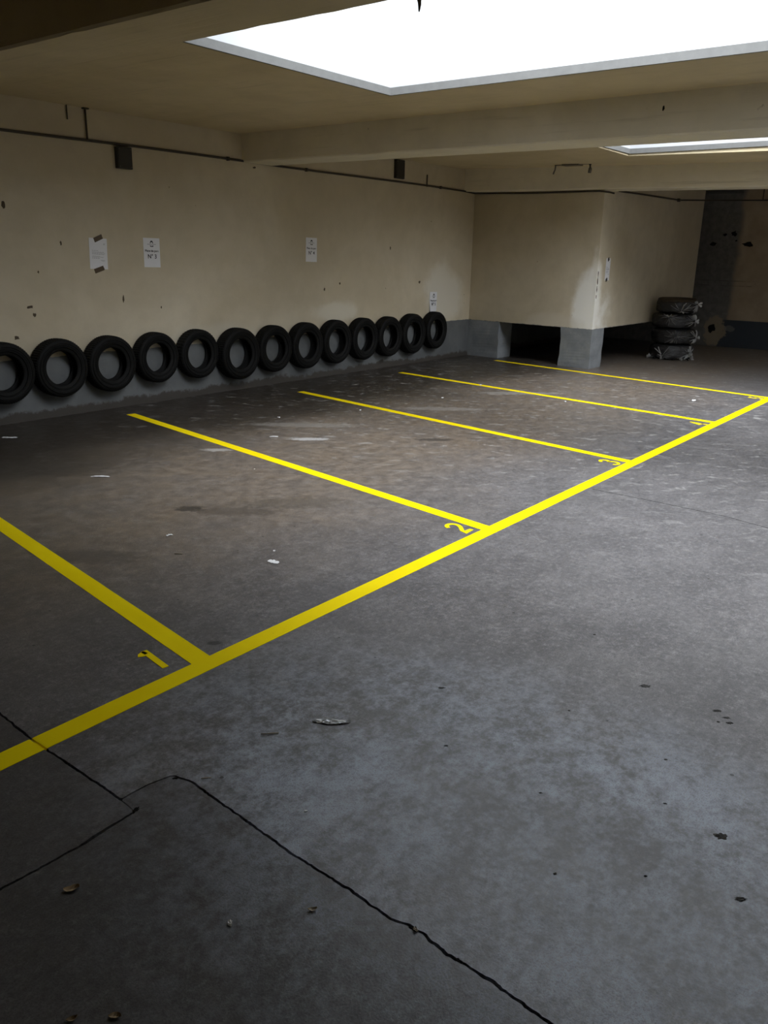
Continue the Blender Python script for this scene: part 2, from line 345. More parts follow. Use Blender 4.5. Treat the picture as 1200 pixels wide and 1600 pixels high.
# ceiling, one cast field between each pair of beams, two with a roof light, the last with an added one
B1, B2, B3 = (2.585, 3.005), (7.13, 7.60), (11.90, 12.35)
def bay2_dz(x, y):
    if x < 7.4 or x > 12.2: return 0.0
    return (x - 7.6) / 4.3 * (0.020 - 0.02 * (7.6 - y)) * (1 if y > 0 else 0.98)
def ceil_fields():
    zt = ZC + 0.28; L = [(XA-.2, YA-.2, ZC, B1[0]+.1, YB+.1, zt)]
    for (x0, x1, (sx0, sx1), (sy0, sy1)) in ((B1[1]-.1, B2[0]+.1, SKY_X1, SKY_Y1), (B2[1]-.1, B3[0]+.1, SKY_X2, SKY_Y2), (B3[1]-.1, XB+.1, SKY_X3, SKY_Y3)):
        L += [(x0, YA-.2, ZC, x1, sy0, zt), (x0, sy1, ZC, x1, YB+.1, zt), (x0, sy0, ZC, sx0, sy1, zt), (sx1, sy0, ZC, x1, sy1, zt)]
    me = boxes('ceiling', L)
    for v in me.vertices:
        if v.co.z < ZC + .1: v.co.z += bay2_dz(v.co.x, v.co.y)
    return me
ce = link('ceiling', ceil_fields(), M['ceil'])
tag(ce, 'low cream painted concrete ceiling with rectangular roof lights', 'ceiling', kind='structure')
def beam(name, x0, x1, zb, slope, label, seed, mt='beam'):
    n = 130; v, f = [], []
    for i in range(n + 1):
        y = YA - .1 + (YB + .05 - YA + .1) * i / n
        b = zb + slope * (y - 7.5); c = 0.012
        j = lambda k, a=0.004: a * nz(y * 6, seed + k) + (a * 1.6 if nz(y * 19, seed + k + 3) > 0.38 else 0)
        v += [(x0, y, ZC + .1), (x0 + j(1, .003), y, b + c + abs(j(2))), (x0 + c + j(3), y, b + j(4, .002)), (x1 - c + j(5), y, b + j(6, .002)), (x1 + j(7, .003), y, b + c + abs(j(8))), (x1, y, ZC + .1)]
    for i in range(n):
        for k in range(6): f.append((i*6 + k, i*6 + (k+1) % 6, (i+1)*6 + (k+1) % 6, (i+1)*6 + k))
    f.append(tuple(range(6))); f.append(tuple(range(n*6, n*6 + 6)))
    return tag(link(name, mesh(name, v, f), M[mt]), label, 'beam', kind='structure')
b1 = beam('ceiling_beam', B1[0], B1[1], 2.60, 0.0, 'concrete ceiling beam nearest the camera, in the upper left corner', 1, 'ceil')
b2 = beam('ceiling_beam', B2[0], B2[1], 2.60, 0.004, 'middle concrete ceiling beam between the two roof lights', 11)
b3 = beam('ceiling_beam', B3[0], B3[1], 2.592, 0.012, 'farthest concrete ceiling beam resting over the stair block', 21)

# roof light shafts
for i, ((x0, x1), (y0, y1)) in enumerate(ROOF_LIGHTS):
    z0, z1, th, g = ZC + .05, SHAFT_TOP, 0.12, 0.007
    sh = empty('skylight_shaft', ((x0+x1)/2, (y0+y1)/2, z0))
    tag(sh, ('large bright white roof light shaft over the parking bays', 'farther roof light shaft beyond the middle beam', 'added roof light shaft behind the farthest beam, out of view')[i], 'skylight', kind='structure')
    def slope(me):                       # cut the side walls to the added pitch
        for v in me.data.vertices:
            if v.co.z > .5: v.co.z = (SHAFT_LOW if v.co.x < 0 else SHAFT_TOP) - z0
    def part(nm, b, m):
        ox, oy, oz = sh.location
        return link(nm, boxes(nm, [(b[0]-ox, b[1]-oy, b[2]-oz, b[3]-ox, b[4]-oy, b[5]-oz)]), m, sh)
    part('shaft_wall', (x0-th, y0-th, z0, x0+g, y1+th, SHAFT_LOW), M['shaft']); part('shaft_wall', (x1-g, y0-th, z0, x1+th, y1+th, z1), M['shaft'])
    slope(part('shaft_wall', (x0+g, y0-th, z0, x1-g, y0+g, z1), M['shaft'])); slope(part('shaft_wall', (x0+g, y1-g, z0, x1-g, y1+th, z1), M['shaft']))
    r = 0.022; d0, d1 = ZC - .008, ZC + .05
    part('rim', (x0, y1-r, d0, x1-r, y1, d1), M['rim']); part('rim', (x1-r, y0, d0, x1, y1, d1), M['rim'])
    part('rim', (x0, y0, d0, x0+r, y1-r, d1), M['rim']); part('rim', (x0+r, y0, d0, x1-r, y0+r, d1), M['rim'])

# stair block: a hanging plastered box on grey piers
PA, PB = (12.22, 7.585), (12.0, 5.262)
bw = link('wall_block', prism('wall_block', [PA, PB, (16.45, 5.25), (16.45, 7.585)], 0.592, ZC), M['block'])
tag(bw, 'cream plastered stair block hanging over a dark gap on grey piers', 'wall', kind='structure')
def pier(poly, lab):
    n = 14; v, f = [], []; k = len(poly)
    for i in range(n + 1):
        z = -0.02 + (0.594 + 0.02) * i / n
        for q, (x, y, a) in enumerate(poly): v.append((x + a * nz(z * 7, q * 3.1, 1.5), y + a * nz(z * 7, q * 3.1, 7.5), z))
    for i in range(n):
        for q in range(k): f.append((i*k + q, i*k + (q+1) % k, (i+1)*k + (q+1) % k, (i+1)*k + q))
    f.append(tuple(range(k))); f.append(tuple(range(n*k, n*k + k)))
    o = link('pier', mesh('pier', v, f), M['pier'], bw); o['label'] = lab
pier([(12.002, 5.264, .003), (12.44, 5.263, .012), (12.44, 5.80, .01), (12.053, 5.80, .014)], 'free grey corner pier under the stair block')
pier([(12.162, 6.965, .014), (12.6, 6.965, .01), (12.6, 7.60, 0), (12.222, 7.60, 0)], 'grey pier against the tyre wall')

# small dark wear marks that stand out on the walls
def chip_mesh(name, rx, rz, seed, th=0.003):
    rnd = random.Random(seed); n = 11; v = [(0, -th, 0)]; f = []
    for i in range(n):
        a = 2*PI*i/n; k = rnd.uniform(.55, 1.15)
        v.append((rx*k*math.cos(a), -th * .6, rz*k*math.sin(a)))
    for i in range(n): v.append((v[i+1][0]*1.08, 0.001, v[i+1][2]*1.08))
    for i in range(n):
        j = (i + 1) % n; f += [(0, 1+i, 1+j), (1+i, 1+n+i, 1+n+j, 1+j)]
    return mesh(name, v, f)
for k, (x, z, rx, rz) in enumerate(((4.19, 1.985, .018, .04), (4.346, 1.077, .035, .016), (4.383, 1.004, .016, .022), (4.178, .801, .03, .02), (5.395, 1.13, .012, .045), (4.73, 1.663, .01, .02), (5.871, 1.022, .008, .015), (8.866, 1.227, .02, .02), (8.551, 1.158, .015, .025), (4.467, 1.398, .01, .015), (9.986, 1.702, .012, .03), (10.74, 1.22, .03, .02), (7.32, 2.56, .03, .012))):
    link('plaster_chip', chip_mesh('plaster_chip', rx, rz, k), M['chip'], wl, (x, YB, z))
for k, (z, rx, rz) in enumerate(((1.40, .014, .05), (1.30, .018, .06), (1.18, .012, .07), (1.07, .010, .035))):
    link('plaster_chip', chip_mesh('plaster_chip', rx, rz, 40 + k), M['chip'], bw, (12.035, 5.2615, z))
for k, (y, z, r1, r2) in enumerate(((5.215, 1.93, .07, .035), (5.021, 2.095, .04, .03), (4.859, 2.118, .05, .05), (4.587, 1.924, .11, .05), (4.80, 1.99, .02, .015), (5.037, .34, .085, .085))):
    link('plaster_chip', chip_mesh('plaster_chip', r1, r2, 60 + k), M['joint'], wf, (XB, y, z), (0, 0, -PI/2))
link('batten', boxes('batten', [(-.03, -.33, -.02, 0, .33, .02)]), M['rim'], wf, (XB, 5.12, 2.852))['label'] = 'pale batten high on the far wall'
link('beam_hole', chip_mesh('beam_hole', .012, .02, 90), M['joint'], b2, (7.13, 2.693, 2.785), (0, 0, -PI/2))

# ------------------------------------------------------------------ floor markings
def strip(name, pts, w, z=0.0016, dips=()):
    """flat tape along a centre line"""
    v, f = [], []; pts = [Vector(p) for p in pts]; a, b = pts; d = (b - a).normalized(); q = Vector((-d.y, d.x)); L = (b - a).length
    st = [0.0]
    while st[-1] < L - 1e-6: st.append(min(L, st[-1] + 0.12))
    for s, w_ in dips: st += [s - w_*1.2, s - w_*.5, s - w_*.2, s, s + w_*.25, s + w_*.5, s + w_*1.2]
    st = sorted(set(st))
    for s in st:
        p = a + d * s; zz = z
        for c, w_ in dips:
            if abs(s - c) <= w_ * .51: zz = -0.004 if abs(s - c) < w_ * .3 else 0.0005
        wa = w/2 + 0.0012 * nz(s * 5, a.x); wb_ = w/2 + 0.0012 * nz(s * 5, a.x + 4)
        v += [(p.x - q.x*wb_, p.y - q.y*wb_, zz), (p.x + q.x*wa, p.y + q.y*wa, zz), (p.x + q.x*wa, p.y + q.y*wa, zz - .0015), (p.x - q.x*wb_, p.y - q.y*wb_, zz - .0015)]
    for i in range(len(st) - 1):
        for k in range(4): f.append((i*4 + k, i*4 + (k+1) % 4, i*4 + 4 + (k+1) % 4, i*4 + 4 + k))
    f += [(0, 1, 2, 3), tuple(range(len(v) - 4, len(v)))]
    return mesh(name, v, f)
TY0, TY1 = 2.375, 2.470
o = link('floor_line', strip('floor_line', [(-2.4, (TY0+TY1)/2), (11.16, (TY0+TY1)/2)], TY1 - TY0, dips=((2.4 + 1.2495, .009),)), M['tape'])
tag(o, 'long yellow tape line along the front of all the parking bays', 'floor marking')
LINES = (((2.005, 2.462), (2.79, 7.15)), ((4.295, 2.462), (5.095, 7.185)), ((6.628, 2.462), (7.365, 6.93)), ((8.93, 2.462), (9.62, 7.08)), ((11.10, 2.462), (11.90, 6.84)))
LL = ('yellow divider line beside the floor number 1, nearest the camera', 'yellow divider line beside the floor number 2', 'yellow divider line beside the floor number 3', 'yellow divider line beside the floor number 4', 'farthest yellow divider line, running past the grey corner pier')
for (a, b), lab in zip(LINES, LL):
    tag(link('floor_line', strip('floor_line', [a, b], 0.095, z=0.0012), M['tape']), lab, 'floor marking', 'yellow lines dividing the bays')

def ribbon(name, strokes, w, z=0.0018):
    v, f = [], []
    for pts in strokes:
        pts = [Vector(p) for p in pts]; b = len(v)
        for i, p in enumerate(pts):
            d = (pts[min(i+1, len(pts)-1)] - pts[max(i-1, 0)]).normalized(); q = Vector((-d.y, d.x)) * w / 2
            if 0 < i < len(pts) - 1:
                a1 = (p - pts[i-1]).normalized(); q = q / max(.6, abs(a1.dot(d)))
            v += [(p.x - q.x, p.y - q.y, z), (p.x + q.x, p.y + q.y, z), (p.x + q.x, p.y + q.y, 0.0002), (p.x - q.x, p.y - q.y, 0.0002)]
        n = len(pts)
        for i in range(n - 1):
            for k in range(4): f.append((b + i*4 + k, b + i*4 + (k+1) % 4, b + i*4 + 4 + (k+1) % 4, b + i*4 + 4 + k))
        f += [(b, b+1, b+2, b+3), tuple(range(b + n*4 - 4, b + n*4))]
    return mesh(name, v, f)
def arc(cx, cy, rx, ry, a0, a1, n=10): return [(cx + rx*math.cos(math.radians(a0 + (a1-a0)*i/n)), cy + ry*math.sin(math.radians(a0 + (a1-a0)*i/n))) for i in range(n + 1)]
DIG = {
    '1': [[(-.032, .150), (-.024, .165), (-.004, .172), (0, .172)], [(0, .187), (0, 0)]],
    '2': [arc(0, .135, .043, .045, 170, -20) + [(.028, .095), (-.02, .045), (-.036, .016), (.048, .016)]],
    '3': [arc(-.002, .140, .040, .038, 165, -85), arc(-.002, .057, .047, .047, 88, -160, 12)],
    '4': [[(.032, .058), (-.05, .058), (.012, .175)], [(.018, .187), (.018, 0)]],
    '5': [[(.042, .172), (-.026, .172), (-.034, .102)] + arc(-.002, .060, .047, .047, 130, -155, 12)],
}
for (dg, x, y, wd) in (('1', 1.874, 2.53, .029), ('2', 4.165, 2.505, .027), ('3', 6.475, 2.49, .027), ('4', 8.735, 2.475, .027), ('5', 10.94, 2.465, .027)):
    st = [[(px + py*.17, py) for px, py in s] for s in DIG[dg]]
    tag(link('floor_number', ribbon('floor_number', st, wd), M['tape'], None, (x, y, 0)), 'yellow bay number %s stuck on the floor beside its divider line' % {'1': 'one', '2': 'two', '3': 'three', '4': 'four', '5': 'five'}[dg], 'floor marking', 'bay numbers on the floor')

# ------------------------------------------------------------------ tyres along the wall
def lathe_y(name, prof, n=72, mod=None):
    v, f = [], []; m = len(prof)
    for i in range(n):
        a = 2*PI*i/n
        for k, (r, y) in enumerate(prof):
            rr = r + (mod(i, k) if mod else 0); v.append((rr*math.cos(a), -y, rr*math.sin(a)))
    for i in range(n):
        for k in range(m): f.append((i*m + k, i*m + (k+1) % m, ((i+1) % n)*m + (k+1) % m, ((i+1) % n)*m + k))
    return mesh(name, v, f, True)
def tyre_meshes(R, rin, W, blocks):
    w2 = W / 2
    half = [(rin, .30), (rin + .006, .36), (rin + .018, .39), (rin + .03, .41), (rin + .052, .47), ((R+rin)/2, .50), (R - .045, .485), (R - .022, .455), (R - .010, .42)]
    out = [(r, W * (0.5 + s)) for r, s in half]; inn = [(r, W * (0.5 - s)) for r, s in reversed(half)]
    liner = [(rin + .012, W * .24), (R - .045, W * .14), (R - .028, W * .5), (R - .045, W * .86), (rin + .012, W * .76)]
    casing = lathe_y('casing', out + [(R - .012, W * .5)] + inn + liner)
    tp = [(R - .013, W * .90), (R - .004, W * .89), (R, W * .80), (R, W * .70), (R - .008, W * .69), (R - .008, W * .665), (R + .001, W * .655), (R + .001, W * .52), (R - .008, W * .51), (R - .008, W * .49), (R + .001, W * .48), (R + .001, W * .345), (R - .008, W * .335), (R - .008, W * .31), (R, W * .30), (R, W * .20), (R - .004, W * .11), (R - .013, W * .10)]
    tread = lathe_y('tread', tp, 144, lambda i, k: -.006 if (i % blocks == 0 and k in (1, 2, 3, 6, 7, 10, 11, 14, 15, 16)) else 0)
    for p in tread.polygons: p.use_smooth = False
    bead = lathe_y('rim_bead', [(rin + .034, W * .925), (rin + .040, W * .945), (rin + .047, W * .985), (rin + .040, W * .95)])
    ring = lathe_y('sidewall_ring', [((R+rin)/2 + .012, W * .995), ((R+rin)/2 + .018, W * 1.012), ((R+rin)/2 + .024, W * 1.0), ((R+rin)/2 + .018, W * .98)])
    for m in (casing, tread, bead, ring): m.materials.append(M['rubber'])
    return casing, tread, bead, ring
TM = [tyre_meshes(.285, .166, .165, 2), tyre_meshes(.285, .172, .15, 3)]
TYRES = ((3.965, .498, .286), (4.535, .496, .284), (5.110, .487, .286), (5.690, .503, .270), (6.275, .495, .276), (6.880, .450, .304), (7.480, .465, .288), (8.070, .462, .296), (8.662, .470, .292), (9.258, .470, .292), (9.848, .465, .288), (10.445, .470, .298), (11.055, .487, .286))
ORD = ('first', 'second', 'third', 'fourth', 'fifth', 'sixth', 'seventh', 'eighth', 'ninth', 'tenth', 'eleventh', 'twelfth', 'thirteenth')
EX = {0: 'cut off by the photo edge', 2: 'below the two white papers', 5: 'the largest of the row', 7: 'below the sign for bay four', 12: 'right end of the row, under a sign'}
for i, (x, z, R) in enumerate(TYRES):
    tv = TM[1 if i in (4,) else 0]; rnd = random.Random(i)
    e = empty('car_tyre', (x, YB - .001, z), (0, rnd.uniform(0, 6.28), 0)); s = R / .286; e.scale = (s, 1.0 if i != 5 else 1.1, s)
    tag(e, 'black car tyre, %s from the left%s' % (ORD[i], ', ' + EX[i] if i in EX else ' in the row'), 'tyre', 'row of tyres along the wall')
    cas = link('casing', tv[0], None, e); link('tread', tv[1], None, e); link('rim_bead', tv[2], None, cas); link('sidewall_ring', tv[3], None, cas)

# ------------------------------------------------------------------ papers on the walls
def sheet(name, w, h, curl, seed, bend=None):
    n, m = 8, 10; v, f = [], []
    for j in range(m + 1):
        for i in range(n + 1):
            u, t_ = i/n, j/m; d = 0.0015 + curl * (abs(u - .5)*2)**2 * (0.4 + 0.6*t_) + 0.0012 * (nz(u*3, t_*3, seed) + .5)
            if bend: d += bend * max(0, (1-u) - .2) * max(0, .55 - t_) * 2
            v.append(((u - .5)*w, -d, (t_ - .5)*h))
    k = len(v); v += [(a, b + .0006, c) for a, b, c in v]
    for j in range(m):
        for i in range(n):
            q = j*(n+1) + i; f.append((q, q+1, q+n+2, q+n+1)); f.append((k+q, k+q+n+1, k+q+n+2, k+q+1))
    return mesh(name, v, f, True)
def text_mesh(name, s, size):
    c = bpy.data.curves.new(name, 'FONT'); c.body = s; c.size = size; c.align_x = 'CENTER'; c.extrude = 0.0002; c.offset = size * 0.012; c.resolution_u = 3
    o_ = bpy.data.objects.new(name, c); COL.objects.link(o_); dg = bpy.context.evaluated_depsgraph_get()
    me = bpy.data.meshes.new_from_object(o_.evaluated_get(dg)); bpy.data.objects.remove(o_); bpy.data.curves.remove(c); return me
def flat(name, poly, d=0.0004):
    n = len(poly); v = [(x, -d, z) for x, z in poly] + [(x, 0, z) for x, z in poly]
    f = [tuple(range(n)), tuple(range(2*n - 1, n - 1, -1))] + [(i, (i+1) % n, n + (i+1) % n, n + i) for i in range(n)]
    return mesh(name, v, f)
def wall_piece(name, me, mat, par, x, z, d, roty=0):
    return link(name, me, mat, par, (x, -d, z), (0, roty, 0))
LOGO = flat('logo_roof', [(-.020, .012)] + [(.020*math.cos(a), .014 + .026*math.sin(a)) for a in [PI*(1 - k/10) for k in range(11)]] + [(.020, .012), (.012, .012), (.010, .024), (-.010, .024), (-.012, .012)])
LOGO2 = flat('logo_base', [(-.021, -.008), (-.016, -.008), (-.010, -.014), (.010, -.014), (.016, -.008), (.021, -.008), (.021, -.022), (-.018, -.022)])
LOGO3 = flat('logo_bar', [(-.055, .0), (.055, .0), (.055, .005), (-.055, .005)])
def bay_sign(num, x, z, roty, label, w=.21, h=.297, bend=None):
    e = empty('bay_sign', (x, YB, z - h/2), (0, roty, 0)); tag(e, label, 'sign', 'printed bay signs on the wall')
    d = .0048 if not bend else .010
    ps = link('paper_sheet', sheet('paper_sheet', w, h, .002, num, bend), M['paper'], e, (0, 0, h/2))
    if bend: d = .0125
    wall_piece('logo_roof', LOGO, M['ink'], ps, .0, .082, d); wall_piece('logo_base', LOGO2, M['ink'], ps, .0, .082, d); wall_piece('logo_bar', LOGO3, M['grey_ink'], ps, 0, .082, d)
    link('caption', text_mesh('caption', 'Place de parc', .033), M['ink'], ps, (0, -d - .0002, .008), (PI/2, 0, 0))['kind'] = 'stuff'
    link('bay_number', text_mesh('bay_number', 'N° %d' % num, .060), M['ink'], ps, (.002, -d - .0002, -.058), (PI/2, 0, 0))['kind'] = 'stuff'
bay_sign(3, 5.787, 1.589, 0.012, 'white paper sign for bay three, right of the crooked taped notice')
bay_sign(4, 8.293, 1.656, 0.02, 'white paper sign for bay four, alone above the middle tyres')
bay_sign(5, 11.125, 0.918, 0.01, 'white paper sign low on the wall above the last tyre', w=.20, bend=.02)

def tape_mesh(name, w, h, d, seed):
    rnd = random.Random(seed); p = [(-w/2, -h/2), (w/2, -h/2)] + [(w/2 + rnd.uniform(-.004, .004), -h/2 + h*k/4) for k in (1, 2, 3)] + [(w/2, h/2), (-w/2, h/2)] + [(-w/2 + rnd.uniform(-.004, .004), h/2 - h*k/4) for k in (1, 2, 3)]
    return flat(name, p, d)
def notice(name, loc, rz, roty, label, w, h, tapes, tmat):
    e = empty(name, loc, (0, roty, rz)); tag(e, label, 'notice')
    link('paper_sheet', sheet('paper_sheet', w, h, .001, 9), M['paper'], e, (0, 0, h/2))
    rnd = random.Random(7)
    rows = [(.30, .72, .83), (.28, .74, .80), (-.36, -.02, .60), (-.36, .30, .55), (-.36, .36, .515), (-.34, .34, .48), (-.34, .1, .42), (-.36, .28, .385), (-.36, .05, .35), (.12, .36, .29), (.16, .34, .265)]
    L = []
    for a, b, z_ in rows:
        a, b = max(-.4, a), min(.4, b); xx = a
        while xx < b:
            wd = rnd.uniform(.04, .12); L.append((xx*w, -.0044, z_*h - .0018, min(b, xx + wd)*w, -.0036, z_*h + .0018)); xx += wd + .025
    link('printed_lines', boxes('printed_lines', L), M['grey_ink'], e)['kind'] = 'stuff'
    for (x, z, tw, th, a) in tapes: link('tape_strip', tape_mesh('tape_strip', tw, th, .0065, int(z*100)), tmat, e, (x, 0, z), (0, a, 0))
notice('taped_notice', (5.132, YB, 1.423), 0, 0.03, 'white typed notice hung crooked with two strips of brown tape', .205, .297, ((0.004, .296, .10, .045, -.42), (0.0, -.004, .11, .045, -.33)), M['brown_tape'])
notice('taped_notice', (12.355, 5.2604, 1.305), 0.0, 0.0, 'white notice held by black tape on the side of the stair block', .16, .32, ((0.0, .305, .05, .045, -.5), (-.01, .01, .05, .045, -.5)), M['black_tape'])

# ------------------------------------------------------------------ conduits, boxes and hangers
def conduit(label, segs, r, hangers=()):
    e = empty('conduit', segs[0]); tag(e, label, 'conduit'); o0 = Vector(segs[0])
    link('pipe', tube('pipe', [Vector(p) - o0 for p in segs], r), M['conduit'], e)
    return e, o0
zp = lambda x: 2.618 - 0.012 * math.sin(max(0, x - 6) * .5)
pts = [(x * 1.0, YB - .014, 2.612 + .006 * math.sin(x*1.3) - (0.0 if x < 9 else (x - 9) * .006)) for x in [-3.1 + .5*k for k in range(31)]]
pts = [p for p in pts if p[0] < 12.0] + [(12.13, YB - .05, 2.578), (12.12, 7.2, 2.572), (12.075, 6.4, 2.553), (12.01, 5.7, 2.55), (11.972, 5.33, 2.549), (11.965, 5.18, 2.528), (11.965, 5.10, 2.510)]
e, o0 = conduit('thin dark conduit running the length of the tyre wall under the ceiling', pts, .0125)
for (x, z0, z1) in ((5.108, 2.62, 2.90), (10.84, 2.59, 2.757), (4.91, 2.775, 2.90)):
    link('hanger_rod', tube('hanger_rod', [Vector((x, YB - .014, z0)) - o0, Vector((x, YB - .014, z1)) - o0], .009 if x > 5 else .006, 6), M['conduit'], e)
link('hanger_plate', boxes('hanger_plate', [(-.03, -.02, -.012, .03, .014, 0)]), M['conduit'], e, Vector((5.108, YB - .014, 2.90)) - o0)
for x in (1.5, 3.0, 6.9, 8.2, 11.2): link('pipe_clip', boxes('pipe_clip', [(-.012, -.018, -.02, .012, .016, .02)]), M['conduit'], e, Vector((x, YB - .016, 2.612 + .006*math.sin(x*1.3) - (0 if x < 9 else (x-9)*.006))) - o0)
e2, o2 = conduit('dark cable strung from the stair block to the far wall', [(12.45, 5.235, 2.575), (13.6, 5.235, 2.589), (15.02, 5.228, 2.597), (16.1, 4.79, 2.648), (17.17, 4.34, 2.702), (17.17, 2.5, 2.71), (17.17, -3, 2.71)], .013)
link('pipe_clip', boxes('pipe_clip', [(-.03, -.02, -.025, .03, .02, .025)]), M['conduit'], e2, Vector((15.02, 5.23, 2.597)) - o2)
link('hanger_rod', tube('hanger_rod', [Vector((17.17, 4.42, 2.70)) - o2, Vector((17.17, 4.42, 2.90)) - o2], .009, 6), M['conduit'], e2)
def jbox(x0, x1, z0, z1, d, label):
    e = empty('junction_box', ((x0+x1)/2, YB, z0)); tag(e, label, 'box'); w2, h = (x1-x0)/2, z1-z0
    link('box_body', bevel_box('box_body', -w2, -d, 0, w2, 0, h, .006), M['box'], e)
    lid = link('box_lid', bevel_box('box_lid', -w2 + .008, -d - .008, .008, w2 - .008, -d + .001, h - .008, .003), M['box'], e)
    for sx in (-1, 1):
        for sz in (.1, .9): link('screw', tube('screw', [(sx*(w2-.02), -d - .007, h*sz), (sx*(w2-.02), -d - .011, h*sz)], .005, 6), M['metal'], lid)
jbox(5.41, 5.585, 2.39, 2.594, .05, 'dark square box under the conduit, above the two papers')
jbox(10.03, 10.235, 2.648, 2.898, .04, 'dark box above the conduit, just behind the middle beam')

# torn-off lamp mount on the ceiling before the far beam
e = empty('lamp_mount', (11.62, 5.62, ZC - .035)); tag(e, 'torn ceiling lamp mount with dangling stubs near the far beam', 'lamp mount')
link('mount_plate', bevel_box('mount_plate', -.08, -.13, 0, .08, .13, .05, .008), M['metal'], e)
link('mount_arm', boxes('mount_arm', [(-.012, -.28, .012, .012, .27, .024)]), M['metal'], e)
link('stub', tube('stub', [(0, .26, .02), (0.01, .27, -.04), (-.01, .285, -.10)], .011, 6), M['metal'], e)
link('stub', tube('stub', [(0, -.27, .02), (0, -.275, -.05), (.01, -.265, -.10)], .024, 6), M['metal'], e)
# rusty bracket under the near beam, against the light
e = empty('bracket', (3.012, 2.22, 2.632)); tag(e, 'small rusty bracket on the near beam against the bright roof light', 'bracket')
link('bracket_arm', tube('bracket_arm', [(0, .08, .005), (0.03, 0.02, -.005), (.055, -.02, -.02)], .007, 6), M['chip'], e)
link('bracket_tip', tube('bracket_tip', [(.05, -.012, -.02), (.056, -.012, -.045), (.056, -.010, -.07)], [.011, .007, .003], 6), M['chip'], e)

# ------------------------------------------------------------------ stack of film-wrapped bundles
def bundle_mesh(name, R, h, seed, front, knots):
    n, m = 64, 18; v, f = [], []
    for j in range(m + 1):
        t_ = j/m; a = -PI/2 + PI*t_
        cr = abs(math.cos(a))**.2; zz = h/2 + h/2 * (abs(math.sin(a))**.7) * (1 if a > 0 else -1)
        for i in range(n):
            th = 2*PI*i/n; r = R * (0.0 if j in (0, m) else cr)
            p = Vector((r*math.cos(th), r*math.sin(th), zz))
            d = 0.016 * nz(th*2.2*math.cos(0) + seed, zz*9, seed) + 0.010 * math.sin(th*15 + 7*nz(th*2, zz*7, seed)) * abs(math.sin(a*1.0))
            for (ka, kz) in knots:
                dt = (th - ka + PI) % (2*PI) - PI; dx, dz_ = dt*R, zz - kz; q = math.hypot(dx, dz_)
                if q < .26:
                    ang = math.atan2(dz_, dx); d += 0.013 * math.sin(ang*11 + seed) * (1 - q/.26) + 0.03 * max(0, 1 - q/.05)
            if r > 0: p.x += d*math.cos(th); p.y += d*math.sin(th)
            v.append(p)
    for j in range(m):
        for i in range(n): f.append((j*n + i, j*n + (i+1) % n, (j+1)*n + (i+1) % n, (j+1)*n + i))
    return mesh(name, v, f, True)
def fold_glints_mesh(name, R, knots, seed, h):
    rnd = random.Random(seed); v, f = [], []
    for (ka, kz) in knots:
        for q in range(24):
            ang = rnd.uniform(0, 2*PI); L0, L1 = rnd.uniform(.015, .06), rnd.uniform(.08, .24); n = 6; wd = rnd.uniform(.002, .0055); bend = rnd.uniform(-1.3, 1.3); b = len(v); ok = True; pp = []
            for k in range(n + 1):
                s = L0 + (L1 - L0)*k/n; an = ang + bend*(s)
                x, z = s*math.cos(an), kz + s*math.sin(an)*.75
                if z < .015 or z > h - .012: break
                pp.append((ka + x/R, z))
            if len(pp) < 3: continue
            for k, (th, z) in enumerate(pp):
                a_ = -PI/2 + 0; rr = R * (1 - .10 * abs((z - h/2)/(h/2))**3) + .016
                ww = wd * math.sin(PI*(k + .4)/(len(pp) + .0))
                nx, nzz = -math.sin(ang), math.cos(ang)
                for sg, ex in ((-1, -.012), (0, .006), (1, -.012)):
                    tq = th + sg*ww*nx/R; v.append(((rr + ex)*math.cos(tq), (rr + ex)*math.sin(tq), z + sg*ww*nzz))
            for k in range(len(pp) - 1):
                o_ = b + k*3; f += [(o_, o_+1, o_+4, o_+3), (o_+1, o_+2, o_+5, o_+4)]
    return mesh(name, v, f)
def tuft_mesh(name, ka, kz, R, seed):
    rnd = random.Random(seed); v, f = [], []; c = Vector((R*math.cos(ka), R*math.sin(ka), kz)); out = Vector((math.cos(ka), math.sin(ka), 0)); s_ = Vector((-math.sin(ka), math.cos(ka), 0))
    for q in range(5):
        d = (out + s_*rnd.uniform(-.7, .7) + Vector((0, 0, rnd.uniform(-.6, .5)))).normalized(); L = rnd.uniform(.05, .085); w_ = s_.cross(d).normalized() * rnd.uniform(.008, .016)
        b = len(v); v += [c - w_*.25, c + w_*.25, c + d*L*.5 + w_*.7, c + d*L*.5 - w_*.7, c + d*L + w_, c + d*L - w_ + Vector((0, 0, .006))]
        v += [p + out*.002 + s_*.0025 for p in v[b:b+6]]
        f += [(b, b+1, b+2, b+3), (b+3, b+2, b+4, b+5), (b+6, b+9, b+8, b+7), (b+9, b+11, b+10, b+8), (b, b+3, b+9, b+6), (b+3, b+5, b+11, b+9), (b+1, b+7, b+8, b+2), (b+2, b+8, b+10, b+4), (b+4, b+10, b+11, b+5)]
    return mesh(name, v, f)
CAMA = PI + math.atan2(4.85, 14.4)      # heading from the stack to the camera
BX, BY = 14.42, 4.855
stack = ((0.0, .26, .355, ((CAMA - .35, .07), (CAMA + .9, .12)), 0, 0), (.262, .255, .362, ((CAMA + .12, .13), (CAMA + 1.25, .11)), .01, -.01), (.519, .245, .35, ((CAMA + 1.15, .13), (CAMA - .2, .20)), .0, .015), (.766, .215, .325, ((CAMA + 1.35, .15), (CAMA + .25, .04)), .02, .0))
BL = ('lowest black film-wrapped bundle of the stack beside the stair block', 'second bundle from the floor in the black film-wrapped stack', 'third bundle from the floor in the black film-wrapped stack', 'topmost wrapped bundle of the stack, with a brown flat top')
